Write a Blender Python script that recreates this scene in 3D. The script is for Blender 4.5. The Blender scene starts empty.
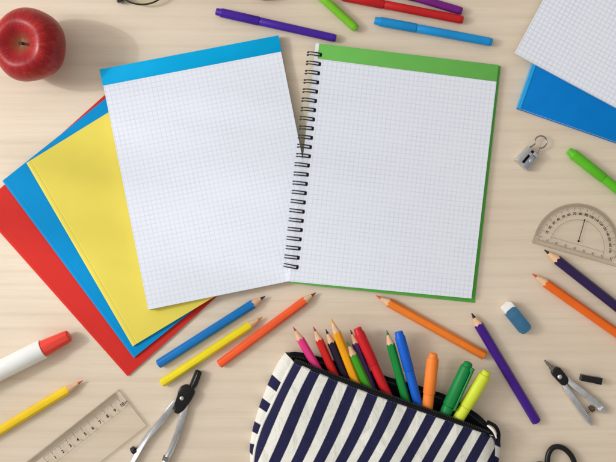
import bpy, bmesh, math, random
from mathutils import Vector, Matrix
random.seed(7)
PI = math.pi
S = 0.0011           # metres on the table per photograph pixel
D = 1.05             # camera height above the table
scene = bpy.context.scene
col = scene.collection

def W(x, y, z=0.0):
    """table point (z in metres) seen at photograph position x, y"""
    k = S * (D - z) / D
    return Vector(((x - 308) * k, (231 - y) * k, z))

def lin(c):
    out = []
    for v in c:
        v /= 255.0
        out.append(v / 12.92 if v <= 0.04045 else ((v + 0.055) / 1.055) ** 2.4)
    return (*out, 1.0)

# ------------------------------------------------------------------ materials
def new_mat(name):
    m = bpy.data.materials.new(name); m.use_nodes = True
    nt = m.node_tree
    return m, nt, nt.nodes, nt.links, nt.nodes['Principled BSDF']

def plastic(name, rgb, rough=0.35, var=0.10, scale=60, coat=0.0, bump=0.0, bscale=400, metal=0.0, spec=0.5, sss=0.0):
    m, nt, N, L, b = new_mat(name)
    tc = N.new('ShaderNodeTexCoord')
    nz = N.new('ShaderNodeTexNoise'); nz.inputs['Scale'].default_value = scale; nz.inputs['Detail'].default_value = 5
    L.new(tc.outputs['Object'], nz.inputs['Vector'])
    rp = N.new('ShaderNodeMapRange'); rp.inputs['To Min'].default_value = 1 - var; rp.inputs['To Max'].default_value = 1 + var
    rp.inputs['From Min'].default_value = 0.3; rp.inputs['From Max'].default_value = 0.7
    L.new(nz.outputs['Fac'], rp.inputs['Value'])
    mx = N.new('ShaderNodeVectorMath'); mx.operation = 'SCALE'
    mx.inputs[0].default_value = lin(rgb)[:3]
    L.new(rp.outputs['Result'], mx.inputs['Scale'])
    L.new(mx.outputs['Vector'], b.inputs['Base Color'])
    rr = N.new('ShaderNodeMapRange'); rr.inputs['To Min'].default_value = max(0.03, rough - 0.08); rr.inputs['To Max'].default_value = min(1, rough + 0.1)
    L.new(nz.outputs['Fac'], rr.inputs['Value']); L.new(rr.outputs['Result'], b.inputs['Roughness'])
    b.inputs['Metallic'].default_value = metal
    b.inputs['Coat Weight'].default_value = coat; b.inputs['Coat Roughness'].default_value = 0.15
    b.inputs['Specular IOR Level'].default_value = spec
    if sss:
        b.inputs['Subsurface Weight'].default_value = sss; b.inputs['Subsurface Radius'].default_value = (0.003, 0.002, 0.001)
        b.inputs['Subsurface Scale'].default_value = 1.0
    if bump:
        n2 = N.new('ShaderNodeTexNoise'); n2.inputs['Scale'].default_value = bscale; n2.inputs['Detail'].default_value = 4
        L.new(tc.outputs['Object'], n2.inputs['Vector'])
        bp = N.new('ShaderNodeBump'); bp.inputs['Strength'].default_value = bump; bp.inputs['Distance'].default_value = 0.0006
        L.new(n2.outputs['Fac'], bp.inputs['Height']); L.new(bp.outputs['Normal'], b.inputs['Normal'])
    return m

def math_node(nt, op, a, b=None, c=None):
    n = nt.nodes.new('ShaderNodeMath'); n.operation = op
    for i, v in enumerate((a, b, c)):
        if v is None: continue
        if isinstance(v, (int, float)): n.inputs[i].default_value = v
        else: nt.links.new(v, n.inputs[i])
    return n.outputs[0]

def mix_rgb(nt, fac, a, b, mode='MIX'):
    n = nt.nodes.new('ShaderNodeMix'); n.data_type = 'RGBA'; n.blend_type = mode
    for idx, v in ((0, fac), (6, a), (7, b)):
        if isinstance(v, (int, float)): n.inputs[idx].default_value = v
        elif isinstance(v, tuple): n.inputs[idx].default_value = v
        else: nt.links.new(v, n.inputs[idx])
    return n.outputs[2]

def wood_table():
    m, nt, N, L, b = new_mat('pale_wood')
    tc = N.new('ShaderNodeTexCoord')
    def noise(sx, sy, scale, detail=6, dist=0.0, rot=0.0, rough=0.55, off=0.0):
        mp = N.new('ShaderNodeMapping'); mp.inputs['Scale'].default_value = (sx, sy, 1)
        mp.inputs['Rotation'].default_value = (0, 0, rot); mp.inputs['Location'].default_value = (off, off * 2.3, 0)
        L.new(tc.outputs['Object'], mp.inputs['Vector'])
        n = N.new('ShaderNodeTexNoise'); n.inputs['Scale'].default_value = scale
        n.inputs['Detail'].default_value = detail; n.inputs['Distortion'].default_value = dist; n.inputs['Roughness'].default_value = rough
        L.new(mp.outputs['Vector'], n.inputs['Vector'])
        return n.outputs['Fac']
    r = math.radians(2.5)
    big = noise(0.5, 3.0, 4.0, 4, 0.6, r)
    med = noise(1.2, 26, 5.0, 5, 0.8, r, 0.5, 3.1)
    fine = noise(2.2, 150, 6.0, 5, 0.5, r, 0.7, 7.7)
    # growth-ring lines
    mp = N.new('ShaderNodeMapping'); mp.inputs['Scale'].default_value = (1.4, 20, 1); mp.inputs['Rotation'].default_value = (0, 0, r)
    L.new(tc.outputs['Object'], mp.inputs['Vector'])
    wv = N.new('ShaderNodeTexWave'); wv.bands_direction = 'Y'; wv.inputs['Scale'].default_value = 0.9
    wv.inputs['Distortion'].default_value = 5.0; wv.inputs['Detail'].default_value = 3; wv.inputs['Detail Scale'].default_value = 0.8
    L.new(mp.outputs['Vector'], wv.inputs['Vector'])
    ring = math_node(nt, 'POWER', wv.outputs['Fac'], 5.0)
    f = math_node(nt, 'MULTIPLY_ADD', big, 0.42, math_node(nt, 'MULTIPLY', med, 0.34))
    f = math_node(nt, 'MULTIPLY_ADD', math_node(nt, 'SUBTRACT', fine, 0.5), 0.44, f)
    f = math_node(nt, 'MULTIPLY_ADD', ring, -0.10, math_node(nt, 'ADD', f, 0.12))
    cr = N.new('ShaderNodeValToRGB')
    e = cr.color_ramp.elements
    e[0].position = 0.2; e[0].color = lin((209, 191, 168)); e[1].position = 0.8; e[1].color = lin((233, 219, 201))
    L.new(f, cr.inputs['Fac'])
    # short darker pores
    pores = noise(22, 420, 3.0, 2, 0.0, r, 0.5, 1.7)
    pr = N.new('ShaderNodeMapRange'); pr.inputs['From Min'].default_value = 0.64; pr.inputs['From Max'].default_value = 0.74
    L.new(pores, pr.inputs['Value'])
    c = mix_rgb(nt, math_node(nt, 'MULTIPLY', pr.outputs['Result'], 0.24), cr.outputs['Color'], lin((172, 140, 108)))
    L.new(c, b.inputs['Base Color'])
    b.inputs['Roughness'].default_value = 0.5; b.inputs['Specular IOR Level'].default_value = 0.3
    bp = N.new('ShaderNodeBump'); bp.inputs['Strength'].default_value = 0.12; bp.inputs['Distance'].default_value = 0.0004
    L.new(fine, bp.inputs['Height']); L.new(bp.outputs['Normal'], b.inputs['Normal'])
    return m

def grid_paper(name, ox=0.0, oy=0.0, step=0.005, paper=(230, 235, 247), line=(172, 178, 194), strength=0.31):
    m, nt, N, L, b = new_mat(name)
    tc = N.new('ShaderNodeTexCoord'); sp = N.new('ShaderNodeSeparateXYZ')
    L.new(tc.outputs['Object'], sp.inputs['Vector'])
    def ln(o, off):
        t = math_node(nt, 'FRACT', math_node(nt, 'DIVIDE', math_node(nt, 'ADD', o, 10 * step + off), step))
        d = math_node(nt, 'ABSOLUTE', math_node(nt, 'SUBTRACT', t, 0.5))
        mr = N.new('ShaderNodeMapRange'); mr.inputs['From Min'].default_value = 0.11; mr.inputs['From Max'].default_value = 0.02
        mr.interpolation_type = 'SMOOTHSTEP'
        L.new(d, mr.inputs['Value'])
        return mr.outputs['Result']
    g = math_node(nt, 'MAXIMUM', ln(sp.outputs['X'], ox), ln(sp.outputs['Y'], oy))
    nz = N.new('ShaderNodeTexNoise'); nz.inputs['Scale'].default_value = 900; nz.inputs['Detail'].default_value = 3
    L.new(tc.outputs['Object'], nz.inputs['Vector'])
    pp = mix_rgb(nt, nz.outputs['Fac'], lin(tuple(v - 5 for v in paper)), lin(tuple(min(255, v + 3) for v in paper)))
    nb = N.new('ShaderNodeTexNoise'); nb.inputs['Scale'].default_value = 45; nb.inputs['Detail'].default_value = 3
    L.new(tc.outputs['Object'], nb.inputs['Vector'])
    wear = math_node(nt, 'MULTIPLY_ADD', nb.outputs['Fac'], 0.5, strength - 0.25)
    c = mix_rgb(nt, math_node(nt, 'MULTIPLY', g, wear), pp, lin(line))
    L.new(c, b.inputs['Base Color']); b.inputs['Roughness'].default_value = 0.85; b.inputs['Specular IOR Level'].default_value = 0.2
    bp = N.new('ShaderNodeBump'); bp.inputs['Strength'].default_value = 0.08; bp.inputs['Distance'].default_value = 0.0003
    L.new(nz.outputs['Fac'], bp.inputs['Height']); L.new(bp.outputs['Normal'], b.inputs['Normal'])
    return m

def page_edges(name):
    m, nt, N, L, b = new_mat(name)
    tc = N.new('ShaderNodeTexCoord'); sp = N.new('ShaderNodeSeparateXYZ')
    L.new(tc.outputs['Object'], sp.inputs['Vector'])
    t = math_node(nt, 'FRACT', math_node(nt, 'MULTIPLY', sp.outputs['Z'], 1800))
    c = mix_rgb(nt, t, lin((205, 205, 206)), lin((240, 240, 240)))
    L.new(c, b.inputs['Base Color']); b.inputs['Roughness'].default_value = 0.9
    return m

def striped_canvas():
    m, nt, N, L, b = new_mat('striped_canvas')
    tc = N.new('ShaderNodeTexCoord'); sp = N.new('ShaderNodeSeparateXYZ')
    L.new(tc.outputs['UV'], sp.inputs['Vector'])
    nz = N.new('ShaderNodeTexNoise'); nz.inputs['Scale'].default_value = 700; nz.inputs['Detail'].default_value = 2
    L.new(tc.outputs['Object'], nz.inputs['Vector'])
    s = math_node(nt, 'ADD', sp.outputs['X'], math_node(nt, 'MULTIPLY', math_node(nt, 'SUBTRACT', nz.outputs['Fac'], 0.5), 0.03))
    t = math_node(nt, 'FRACT', s)
    mr = N.new('ShaderNodeMapRange'); mr.inputs['From Min'].default_value = 0.445; mr.inputs['From Max'].default_value = 0.475
    L.new(t, mr.inputs['Value'])
    ed = N.new('ShaderNodeMapRange'); ed.inputs['From Min'].default_value = 0.97; ed.inputs['From Max'].default_value = 1.0
    L.new(t, ed.inputs['Value'])
    navy = math_node(nt, 'SUBTRACT', mr.outputs['Result'], ed.outputs['Result'])
    # weave
    def weave(ax):
        w = N.new('ShaderNodeTexWave'); w.bands_direction = ax; w.inputs['Scale'].default_value = 420
        w.inputs['Distortion'].default_value = 1.5; w.inputs['Detail'].default_value = 1
        L.new(tc.outputs['Object'], w.inputs['Vector']); return w.outputs['Fac']
    wv = math_node(nt, 'MULTIPLY', math_node(nt, 'ADD', weave('X'), weave('Y')), 0.5)
    n3 = N.new('ShaderNodeTexNoise'); n3.inputs['Scale'].default_value = 1500; L.new(tc.outputs['Object'], n3.inputs['Vector'])
    wv = math_node(nt, 'MULTIPLY_ADD', n3.outputs['Fac'], 0.8, math_node(nt, 'MULTIPLY', wv, 0.5))
    cw = mix_rgb(nt, wv, lin((208, 207, 197)), lin((241, 240, 233)))
    cn = mix_rgb(nt, wv, lin((15, 15, 40)), lin((46, 46, 84)))
    c = mix_rgb(nt, navy, cw, cn)
    L.new(c, b.inputs['Base Color']); b.inputs['Roughness'].default_value = 0.92; b.inputs['Specular IOR Level'].default_value = 0.15
    bp = N.new('ShaderNodeBump'); bp.inputs['Strength'].default_value = 0.5; bp.inputs['Distance'].default_value = 0.0005
    L.new(wv, bp.inputs['Height'])
    n4 = N.new('ShaderNodeTexNoise'); n4.inputs['Scale'].default_value = 38; n4.inputs['Detail'].default_value = 3; n4.inputs['Distortion'].default_value = 0.6
    L.new(tc.outputs['Object'], n4.inputs['Vector'])
    b2 = N.new('ShaderNodeBump'); b2.inputs['Strength'].default_value = 0.8; b2.inputs['Distance'].default_value = 0.006
    L.new(n4.outputs['Fac'], b2.inputs['Height']); L.new(bp.outputs['Normal'], b2.inputs['Normal'])
    L.new(b2.outputs['Normal'], b.inputs['Normal'])
    return m

def clear_plastic(name, tint, gloss=0.08):
    m, nt, N, L, b = new_mat(name)
    N.remove(b)
    out = N['Material Output']
    tr = N.new('ShaderNodeBsdfTransparent'); tr.inputs['Color'].default_value = (*tint, 1)
    gl = N.new('ShaderNodeBsdfGlossy'); gl.inputs['Roughness'].default_value = 0.08
    fr = N.new('ShaderNodeFresnel'); fr.inputs['IOR'].default_value = 1.45
    mx = N.new('ShaderNodeMixShader')
    geo = N.new('ShaderNodeNewGeometry')
    L.new(math_node(nt, 'MULTIPLY', math_node(nt, 'ADD', fr.outputs['Fac'], gloss - 0.04), math_node(nt, 'SUBTRACT', 1.0, geo.outputs['Backfacing'])), mx.inputs['Fac'])
    L.new(tr.outputs['BSDF'], mx.inputs[1]); L.new(gl.outputs['BSDF'], mx.inputs[2])
    L.new(mx.outputs['Shader'], out.inputs['Surface'])
    return m

def apple_skin():
    m, nt, N, L, b = new_mat('apple_skin')
    tc = N.new('ShaderNodeTexCoord'); sp = N.new('ShaderNodeSeparateXYZ')
    L.new(tc.outputs['Object'], sp.inputs['Vector'])
    ang = math_node(nt, 'ARCTAN2', sp.outputs['Y'], sp.outputs['X'])
    rad = math_node(nt, 'SQRT', math_node(nt, 'ADD', math_node(nt, 'MULTIPLY', sp.outputs['X'], sp.outputs['X']), math_node(nt, 'MULTIPLY', sp.outputs['Y'], sp.outputs['Y'])))
    cb = N.new('ShaderNodeCombineXYZ')
    L.new(math_node(nt, 'COSINE', ang), cb.inputs['X']); L.new(math_node(nt, 'SINE', ang), cb.inputs['Y'])
    L.new(math_node(nt, 'MULTIPLY', sp.outputs['Z'], 9), cb.inputs['Z'])
    st = N.new('ShaderNodeTexNoise'); st.inputs['Scale'].default_value = 11; st.inputs['Detail'].default_value = 6; st.inputs['Roughness'].default_value = 0.65
    L.new(cb.outputs['Vector'], st.inputs['Vector'])
    big = N.new('ShaderNodeTexNoise'); big.inputs['Scale'].default_value = 38; big.inputs['Detail'].default_value = 4
    L.new(tc.outputs['Object'], big.inputs['Vector'])
    cr = N.new('ShaderNodeValToRGB'); e = cr.color_ramp.elements
    e[0].position = 0.3; e[0].color = lin((104, 6, 14)); e[1].position = 0.74; e[1].color = lin((192, 58, 46))
    x = e.new(0.52); x.color = lin((158, 16, 24))
    L.new(math_node(nt, 'MULTIPLY_ADD', big.outputs['Fac'], 0.4, math_node(nt, 'MULTIPLY', st.outputs['Fac'], 0.6)), cr.inputs['Fac'])
    # yellow green in the stem dimple, ragged edge
    dm = N.new('ShaderNodeMapRange'); dm.inputs['From Min'].default_value = 0.0135; dm.inputs['From Max'].default_value = 0.002
    L.new(math_node(nt, 'MULTIPLY_ADD', math_node(nt, 'SUBTRACT', st.outputs['Fac'], 0.5), 0.016, rad), dm.inputs['Value'])
    top = math_node(nt, 'GREATER_THAN', sp.outputs['Z'], 0.04)
    c = mix_rgb(nt, math_node(nt, 'MULTIPLY', math_node(nt, 'MULTIPLY', dm.outputs['Result'], top), 0.9), cr.outputs['Color'], lin((118, 78, 38)))
    # pale lenticels
    vo = N.new('ShaderNodeTexVoronoi'); vo.inputs['Scale'].default_value = 330; L.new(tc.outputs['Object'], vo.inputs['Vector'])
    sm = N.new('ShaderNodeMapRange'); sm.inputs['From Min'].default_value = 0.16; sm.inputs['From Max'].default_value = 0.08
    L.new(vo.outputs['Distance'], sm.inputs['Value'])
    c = mix_rgb(nt, math_node(nt, 'MULTIPLY', sm.outputs['Result'], 0.26), c, lin((226, 160, 120)))
    L.new(c, b.inputs['Base Color']); b.inputs['Roughness'].default_value = 0.36; b.inputs['Specular IOR Level'].default_value = .33
    b.inputs['Coat Weight'].default_value = 0.06; b.inputs['Coat Roughness'].default_value = 0.12
    b.inputs['Subsurface Weight'].default_value = 0.06; b.inputs['Subsurface Radius'].default_value = (0.006, 0.002, 0.001); b.inputs['Subsurface Scale'].default_value = 1
    bp = N.new('ShaderNodeBump'); bp.inputs['Strength'].default_value = 0.15; bp.inputs['Distance'].default_value = 0.002
    L.new(big.outputs['Fac'], bp.inputs['Height']); L.new(bp.outputs['Normal'], b.inputs['Normal'])
    return m

def cut_wood():
    m, nt, N, L, b = new_mat('sharpened_cedar')
    tc = N.new('ShaderNodeTexCoord')
    mp = N.new('ShaderNodeMapping'); mp.inputs['Scale'].default_value = (60, 600, 600); L.new(tc.outputs['Object'], mp.inputs['Vector'])
    nz = N.new('ShaderNodeTexNoise'); nz.inputs['Scale'].default_value = 1.5; nz.inputs['Detail'].default_value = 4
    L.new(mp.outputs['Vector'], nz.inputs['Vector'])
    c = mix_rgb(nt, nz.outputs['Fac'], lin((196, 146, 108)), lin((244, 208, 172)))
    L.new(c, b.inputs['Base Color']); b.inputs['Roughness'].default_value = 0.75
    return m

_pm = {}
def P(rgb, rough=0.35, **k):
    key = (rgb, rough, tuple(sorted(k.items())))
    if key not in _pm: _pm[key] = plastic('coloured_surface', rgb, rough, **k)
    return _pm[key]

CEDAR = cut_wood()
BLACK = plastic('black_plastic', (18, 17, 18), 0.3, coat=0.0, bump=0.05, spec=.35)
BLACKCLOTH = plastic('black_zip_tape', (20, 20, 24), 0.85, bump=0.5, bscale=900, spec=0.2)
LINING_AND_SHADE = plastic('lining_and_hole_shade', (24, 23, 27), 0.95, bump=0.4, bscale=300, spec=0.1)  # case lining; also the painted shade of ring holes and sharpener slot
STEEL = plastic('brushed_steel', (214, 215, 218), 0.25, var=0.12, scale=120, metal=1.0, bump=0.05)
STEELDARK = plastic('dull_steel', (140, 138, 134), 0.38, var=0.15, scale=150, metal=1.0)
WIRE = plastic('black_coated_wire', (18, 19, 24), 0.28, spec=0.6)
INK = plastic('black_print', (18, 17, 16), 0.7, spec=.2)
INKSOFT = plastic('grey_print', (70, 64, 58), 0.7, spec=.2)
EDGES = page_edges('page_edges')

# ------------------------------------------------------------------ object helpers
def link(o):
    col.objects.link(o); return o

def thing(name, loc, label, cat, group=None, rot=None):
    o = link(bpy.data.objects.new(name, None)); o.empty_display_size = 0.01
    o.location = loc
    if rot is not None: o.rotation_euler = rot
    o['label'] = label; o['category'] = cat
    if group: o['group'] = group
    return o

def obj(name, bm, mats, parent=None, smooth=True, sharp=35):
    me = bpy.data.meshes.new(name)
    bmesh.ops.recalc_face_normals(bm, faces=bm.faces[:])
    if smooth:
        lim = math.radians(sharp)
        for f in bm.faces: f.smooth = True
        for e in bm.edges:
            if len(e.link_faces) == 2 and e.calc_face_angle(0) > lim: e.smooth = False
    bm.to_mesh(me); bm.free()
    for m in (mats if isinstance(mats, (list, tuple)) else [mats]): me.materials.append(m)
    o = link(bpy.data.objects.new(name, me))
    if parent: o.parent = parent
    return o

def frame(a, b, zup=Vector((0, 0, 1))):
    """matrix: local +X from a to b, +Z as near up as it gets"""
    x = (b - a).normalized(); y = zup.cross(x).normalized(); z = x.cross(y)
    m = Matrix((x, y, z)).transposed().to_4x4(); m.translation = a
    return m

def lathe(bm, prof, seg=32, rfun=None, mat=0, M=None, cap0=True, cap1=True):
    """prof: (x, r) pairs; axis along local X"""
    rings = []
    for (x, r) in prof:
        ring = []
        for i in range(seg):
            t = 2 * PI * i / seg
            xx, rr = (x, r) if rfun is None else rfun(x, r, t)
            v = Vector((xx, rr * math.cos(t), rr * math.sin(t)))
            ring.append(bm.verts.new(M @ v if M else v))
        rings.append(ring)
    for a, b in zip(rings, rings[1:]):
        for i in range(seg):
            f = bm.faces.new((a[i], a[(i + 1) % seg], b[(i + 1) % seg], b[i])); f.material_index = mat
    if cap0: bm.faces.new(rings[0][::-1]).material_index = mat
    if cap1: bm.faces.new(rings[-1]).material_index = mat
    return rings

def prism(bm, pts, z0, z1, bev=0.0, seg=2, mat=0):
    lo = [bm.verts.new((p[0], p[1], z0)) for p in pts]; hi = [bm.verts.new((p[0], p[1], z1)) for p in pts]
    n = len(pts); fs = [bm.faces.new(lo[::-1]), bm.faces.new(hi)]
    for i in range(n): fs.append(bm.faces.new((lo[i], lo[(i + 1) % n], hi[(i + 1) % n], hi[i])))
    for f in fs: f.material_index = mat
    if bev:
        es = list({e for f in fs for e in f.edges})
        bmesh.ops.bevel(bm, geom=es, offset=bev, segments=seg, profile=0.5, affect='EDGES', clamp_overlap=True)

def tube(bm, pts, r, seg=10, closed=False, mat=0, rr=None):
    n = len(pts); rings = []
    up = Vector((0, 0, 1))
    for i, p in enumerate(pts):
        if closed: d = pts[(i + 1) % n] - pts[i - 1]
        else: d = pts[min(i + 1, n - 1)] - pts[max(i - 1, 0)]
        d = d.normalized(); a = d.cross(up)
        if a.length < 1e-4: a = d.cross(Vector((0, 1, 0)))
        a.normalize(); b = a.cross(d)
        q = rr[i] if rr else r
        rings.append([bm.verts.new(p + (a * math.cos(2 * PI * k / seg) + b * math.sin(2 * PI * k / seg)) * q) for k in range(seg)])
    m = n if closed else n - 1
    for i in range(m):
        A, B = rings[i], rings[(i + 1) % n]
        for k in range(seg): bm.faces.new((A[k], A[(k + 1) % seg], B[(k + 1) % seg], B[k])).material_index = mat
    if not closed:
        bm.faces.new(rings[0][::-1]).material_index = mat; bm.faces.new(rings[-1]).material_index = mat

def ribbon(bm, pts, widths, z0, z1, bev):
    """flat bar following a 2D polyline"""
    L, R = [], []
    for i, p in enumerate(pts):
        d = (pts[min(i + 1, len(pts) - 1)] - pts[max(i - 1, 0)]); d = Vector((d.x, d.y)).normalized()
        n = Vector((-d.y, d.x)) * widths[i] / 2
        L.append((p.x + n.x, p.y + n.y)); R.append((p.x - n.x, p.y - n.y))
    prism(bm, L + R[::-1], z0, z1, bev)

def rrect(x0, x1, y0, y1, r, n=6):
    out = []
    for (cx, cy, a0) in ((x1 - r, y1 - r, 0), (x0 + r, y1 - r, 90), (x0 + r, y0 + r, 180), (x1 - r, y0 + r, 270)):
        for k in range(n + 1):
            a_ = math.radians(a0 + 90 * k / n); out.append((cx + r * math.cos(a_), cy + r * math.sin(a_)))
    return out

# ------------------------------------------------------------------ the table
bm = bmesh.new()
prism(bm, [(-1.6, -1.2), (1.6, -1.2), (1.6, 1.2), (-1.6, 1.2)], -0.03, 0.0, 0.003)
table = obj('table_top', bm, wood_table()); table['kind'] = 'structure'

# ------------------------------------------------------------------ pencils and pens
def pencil(tip, end, rgb, label, lead=None, w=8.6, zc=None, ztip=None, zend=None, group=None, rollz=0.0, cone=15.0, dark_end=False):
    R = w * S / 2
    zc = R * 0.93 if zc is None else zc
    a = W(end[0], end[1], zc if zend is None else zend); b = W(tip[0], tip[1], zc if ztip is None else ztip)
    Lg = (b - a).length
    t = thing('pencil', a, label, 'pencil', group)
    t.rotation_euler = frame(a, b).to_euler()
    k = R / (cone * S)
    def rh(th):
        q = (th + rollz) % (PI / 3) - PI / 6
        return R * (0.72 * math.cos(PI / 6) / math.cos(q) * 1.04 + 0.28 * 0.96)
    body = bmesh.new()
    def rf(x, r, th):
        h = rh(th)
        if x < 0: return (Lg - h / k, h)
        return (x, h * r)
    lathe(body, [(0.0, 0.80), (0.0005, 0.94), (0.0014, 1.0), (Lg * 0.5, 1.0), (-1, 1)], 48, rf, cap1=False)
    obj('barrel', body, P(rgb, 0.36, coat=0.05, var=0.06, spec=.2), t, sharp=50)
    xl = Lg - 5.2 * S * (w / 8.6)
    wood = bmesh.new()
    def rw(x, r, th):
        h = rh(th) * 0.995
        if x < 0: return (Lg - h / k, h)
        return (x, k * (Lg - x))
    lathe(wood, [(-1, 1), (Lg - 11 * S * w / 8.6, 1), (xl, 1)], 48, rw, cap0=False, cap1=False)
    obj('sharpened_wood', wood, CEDAR, t, sharp=80)
    ld = bmesh.new(); r0 = k * (Lg - xl)
    lathe(ld, [(xl, r0), (Lg - 0.0016, r0 * 0.42), (Lg - 0.0006, r0 * 0.3), (Lg - 0.0001, r0 * 0.12)], 16, cap0=False)
    obj('lead', ld, P(lead or rgb, 0.5), t, sharp=80)
    return t

TP = 'pencils lying on the table'
pencil((265.5, 296), (158, 364.5), (16, 112, 184), 'mid blue pencil lying directly below the yellow folder', (22, 50, 92), group=TP, w=9)
pencil((262.5, 317), (161.5, 383.5), (232, 212, 36), 'yellow pencil lying between the blue and the red orange pencils', (190, 130, 60), group=TP, w=8.6)
pencil((316, 292.5), (219, 364.5), (236, 92, 48), 'red orange pencil pointing up at the bottom of the spiral notebook', (150, 44, 36), group=TP, w=8.6, cone=14)
pencil((376, 295.5), (485, 356), (242, 130, 44), 'light orange pencil lying below the spiral notebook, blunt end towards the purple pencil', (214, 90, 30), group=TP, w=9)
pencil((471.5, 313), (537, 422.5), (66, 24, 132), 'bright purple pencil with black tip lying right of the striped case', (24, 16, 34), group=TP, w=9.3, cone=14)
pencil((544, 249.5), (654, 336), (46, 32, 78), 'dark purple pencil pointing at the protractor, cut off by the right edge', (20, 18, 24), group=TP, w=9.5, cone=17)
pencil((532, 273.5), (650, 356.5), (232, 104, 28), 'deep orange pencil lying below the dark purple one, cut off by the right edge', (196, 70, 24), group=TP, w=9, cone=17)
pencil((83, 380.5), (-50, 461), (240, 202, 34), 'golden yellow pencil below the big white marker, cut off by the left edge', (190, 84, 44), group=TP, w=9, cone=18)

def felt_pen(cap_end, joint, end, rgb, label, w=9.0, cat='felt pen', group='felt pens lying on the table', z0=None, z1=None, body_rgb=None, cap_rgb=None, round_cap=False, clip=False, rough=0.38, tipw=0.82):
    R = w * S / 2
    za = R * 1.06 if z0 is None else z0; zb = za if z1 is None else z1
    a = W(cap_end[0], cap_end[1], za); b = W(end[0], end[1], zb)
    Lg = (b - a).length
    j = (Vector(joint) - Vector(cap_end)).length / (Vector(end) - Vector(cap_end)).length * Lg
    t = thing('felt_pen', a, label, cat, group); t.rotation_euler = frame(a, b).to_euler()
    cm = P(cap_rgb or rgb, rough, var=0.05, spec=.25); bmx = P(body_rgb or rgb, rough, var=0.05, spec=.25)
    q = bmesh.new(); Rc = R * 1.06
    tw = tipw
    if round_cap:
        lathe(q, [(0, Rc * .35), (0.0006, Rc * .58), (0.0016, Rc * .70), (0.005, Rc * .74), (0.0056, Rc * .9), (0.008, Rc * .98), (j * .5, Rc), (j - .0006, Rc), (j, Rc * .95)], 32)
    else:
        lathe(q, [(0, Rc * tw * .84), (0.0007, Rc * tw * .97), (0.0045, Rc * tw), (0.0058, Rc * .95), (0.0075, Rc), (j - .0006, Rc), (j, Rc * .95)], 32)
    obj('cap', q, cm, t, sharp=45)
    q = bmesh.new()
    lathe(q, [(j - .004, R * .86), (j + .0004, R * .86), (j + 0.001, R * .96), (Lg * .6, R * .96), (Lg - .003, R * .95), (Lg - .0028, R * .88), (Lg - .0007, R * .86), (Lg, R * .76)], 32)
    obj('barrel', q, bmx, t, sharp=40)
    if clip:
        q = bmesh.new()
        M = Matrix.Rotation(clip, 4, 'X')
        prism(q, [(0.004, -R * .3), (j + .002, -R * .24), (j + .002, R * .24), (0.004, R * .3)], R * 1.12, R * 1.38, 0.0004)
        prism(q, [(0.004, -R * .3), (0.0085, -R * .3), (0.0085, R * .3), (0.004, R * .3)], R * .8, R * 1.13, 0.0002)
        for v in q.verts: v.co = M @ v.co
        obj('pocket_clip', q, cm, t)
    return t

felt_pen((216, 11.5), (259, 22), (336, 38.5), (68, 30, 152), 'violet felt pen lying above the notepad with the blue strip', w=8.5)
felt_pen((374.5, 20.5), (416, 29.2), (492, 42.2), (20, 140, 208), 'sky blue felt pen lying above the green topped notebook', w=8.8)
felt_pen((338, -4.5), (383.5, 6), (463, 20), (190, 28, 30), 'red felt pen between the sky blue pen and the plum pen', w=8.8)
felt_pen((380, -13), (415, -2), (462, 11.3), (110, 26, 122), 'plum felt pen in the top edge, topmost of its row', w=8.4)
felt_pen((285, -36), (312, -9), (356.5, 29), (118, 190, 40), 'lime green felt pen coming in from the top edge above the spiral notebook', w=8.8)
felt_pen((568.5, 150.5), (602, 179.5), (672, 232), (90, 184, 34), 'bright green felt pen right of the silver sharpener, cut off by the right edge', w=9.8, tipw=.74)

# ------------------------------------------------------------------ big white marker
a, b = W(-70, 405.5, .0115), W(69.5, 335.5, .0100)
t = thing('marker', a, 'big white marker with a faceted red cap, cut off by the left edge', 'marker'); t.rotation_euler = frame(a, b).to_euler()
Lg = (b - a).length; xj = Lg - 29 * S
q = bmesh.new(); lathe(q, [(0, .009), (.002, .0104), (xj * .5, .0108), (xj - .001, .0108), (xj, .0104)], 48)
obj('barrel', q, plastic('white_plastic', (238, 238, 236), 0.35, var=0.03), t)
q = bmesh.new()
def capf(x, r, th):
    s = (x - xj) / (Lg - xj)
    m = 0.5 + 0.5 * max(0, min(1, s))
    oct_ = math.cos(PI / 8) / math.cos((th + .3) % (PI / 4) - PI / 8)
    return x, r * ((1 - m) + m * oct_)
lathe(q, [(xj - .001, .0088), (xj + .0003, .0096), (xj + .006, .0092), (xj + .012, .0086), (Lg - .004, .0074), (Lg - .0012, .0068), (Lg, .0052)], 64, capf)
obj('cap', q, P((226, 62, 46), 0.36, var=0.05), t, sharp=24)

# ------------------------------------------------------------------ apple
ac = W(44, 48, 0)
t = thing('apple', ac, 'shiny red apple with a short stem standing in the upper left corner', 'apple')
q = bmesh.new()
prof = []
R = .0385
for i in range(41):
    th = PI * i / 40                     # 0 at stem dimple .. pi at base
    rr = R * math.sin(th) ** 0.88 * (1 + 0.04 * math.cos(th))
    z = .0385 + .0355 * math.cos(th) - (.0165 * math.exp(-(th / .43) ** 2)) + .006 * math.exp(-((PI - th) / .3) ** 2)
    prof.append((rr, z))
seg = 64; rings = []
for (rr, z) in prof[1:-1]:
    rings.append([q.verts.new((rr * (1 + .018 * math.sin(5 * 2 * PI * k / seg + 1) + .015 * math.sin(2 * 2 * PI * k / seg)) * math.cos(2 * PI * k / seg),
                               rr * (1 + .018 * math.sin(5 * 2 * PI * k / seg + 1)) * math.sin(2 * PI * k / seg),
                               z + .0012 * (rr / R) * math.sin(2 * PI * k / seg * 3 + .6))) for k in range(seg)])
tp = q.verts.new((0, 0, prof[0][1])); bt = q.verts.new((0, 0, prof[-1][1]))
for A, B in zip(rings, rings[1:]):
    for k in range(seg): q.faces.new((A[k], B[k], B[(k + 1) % seg], A[(k + 1) % seg]))
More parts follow.
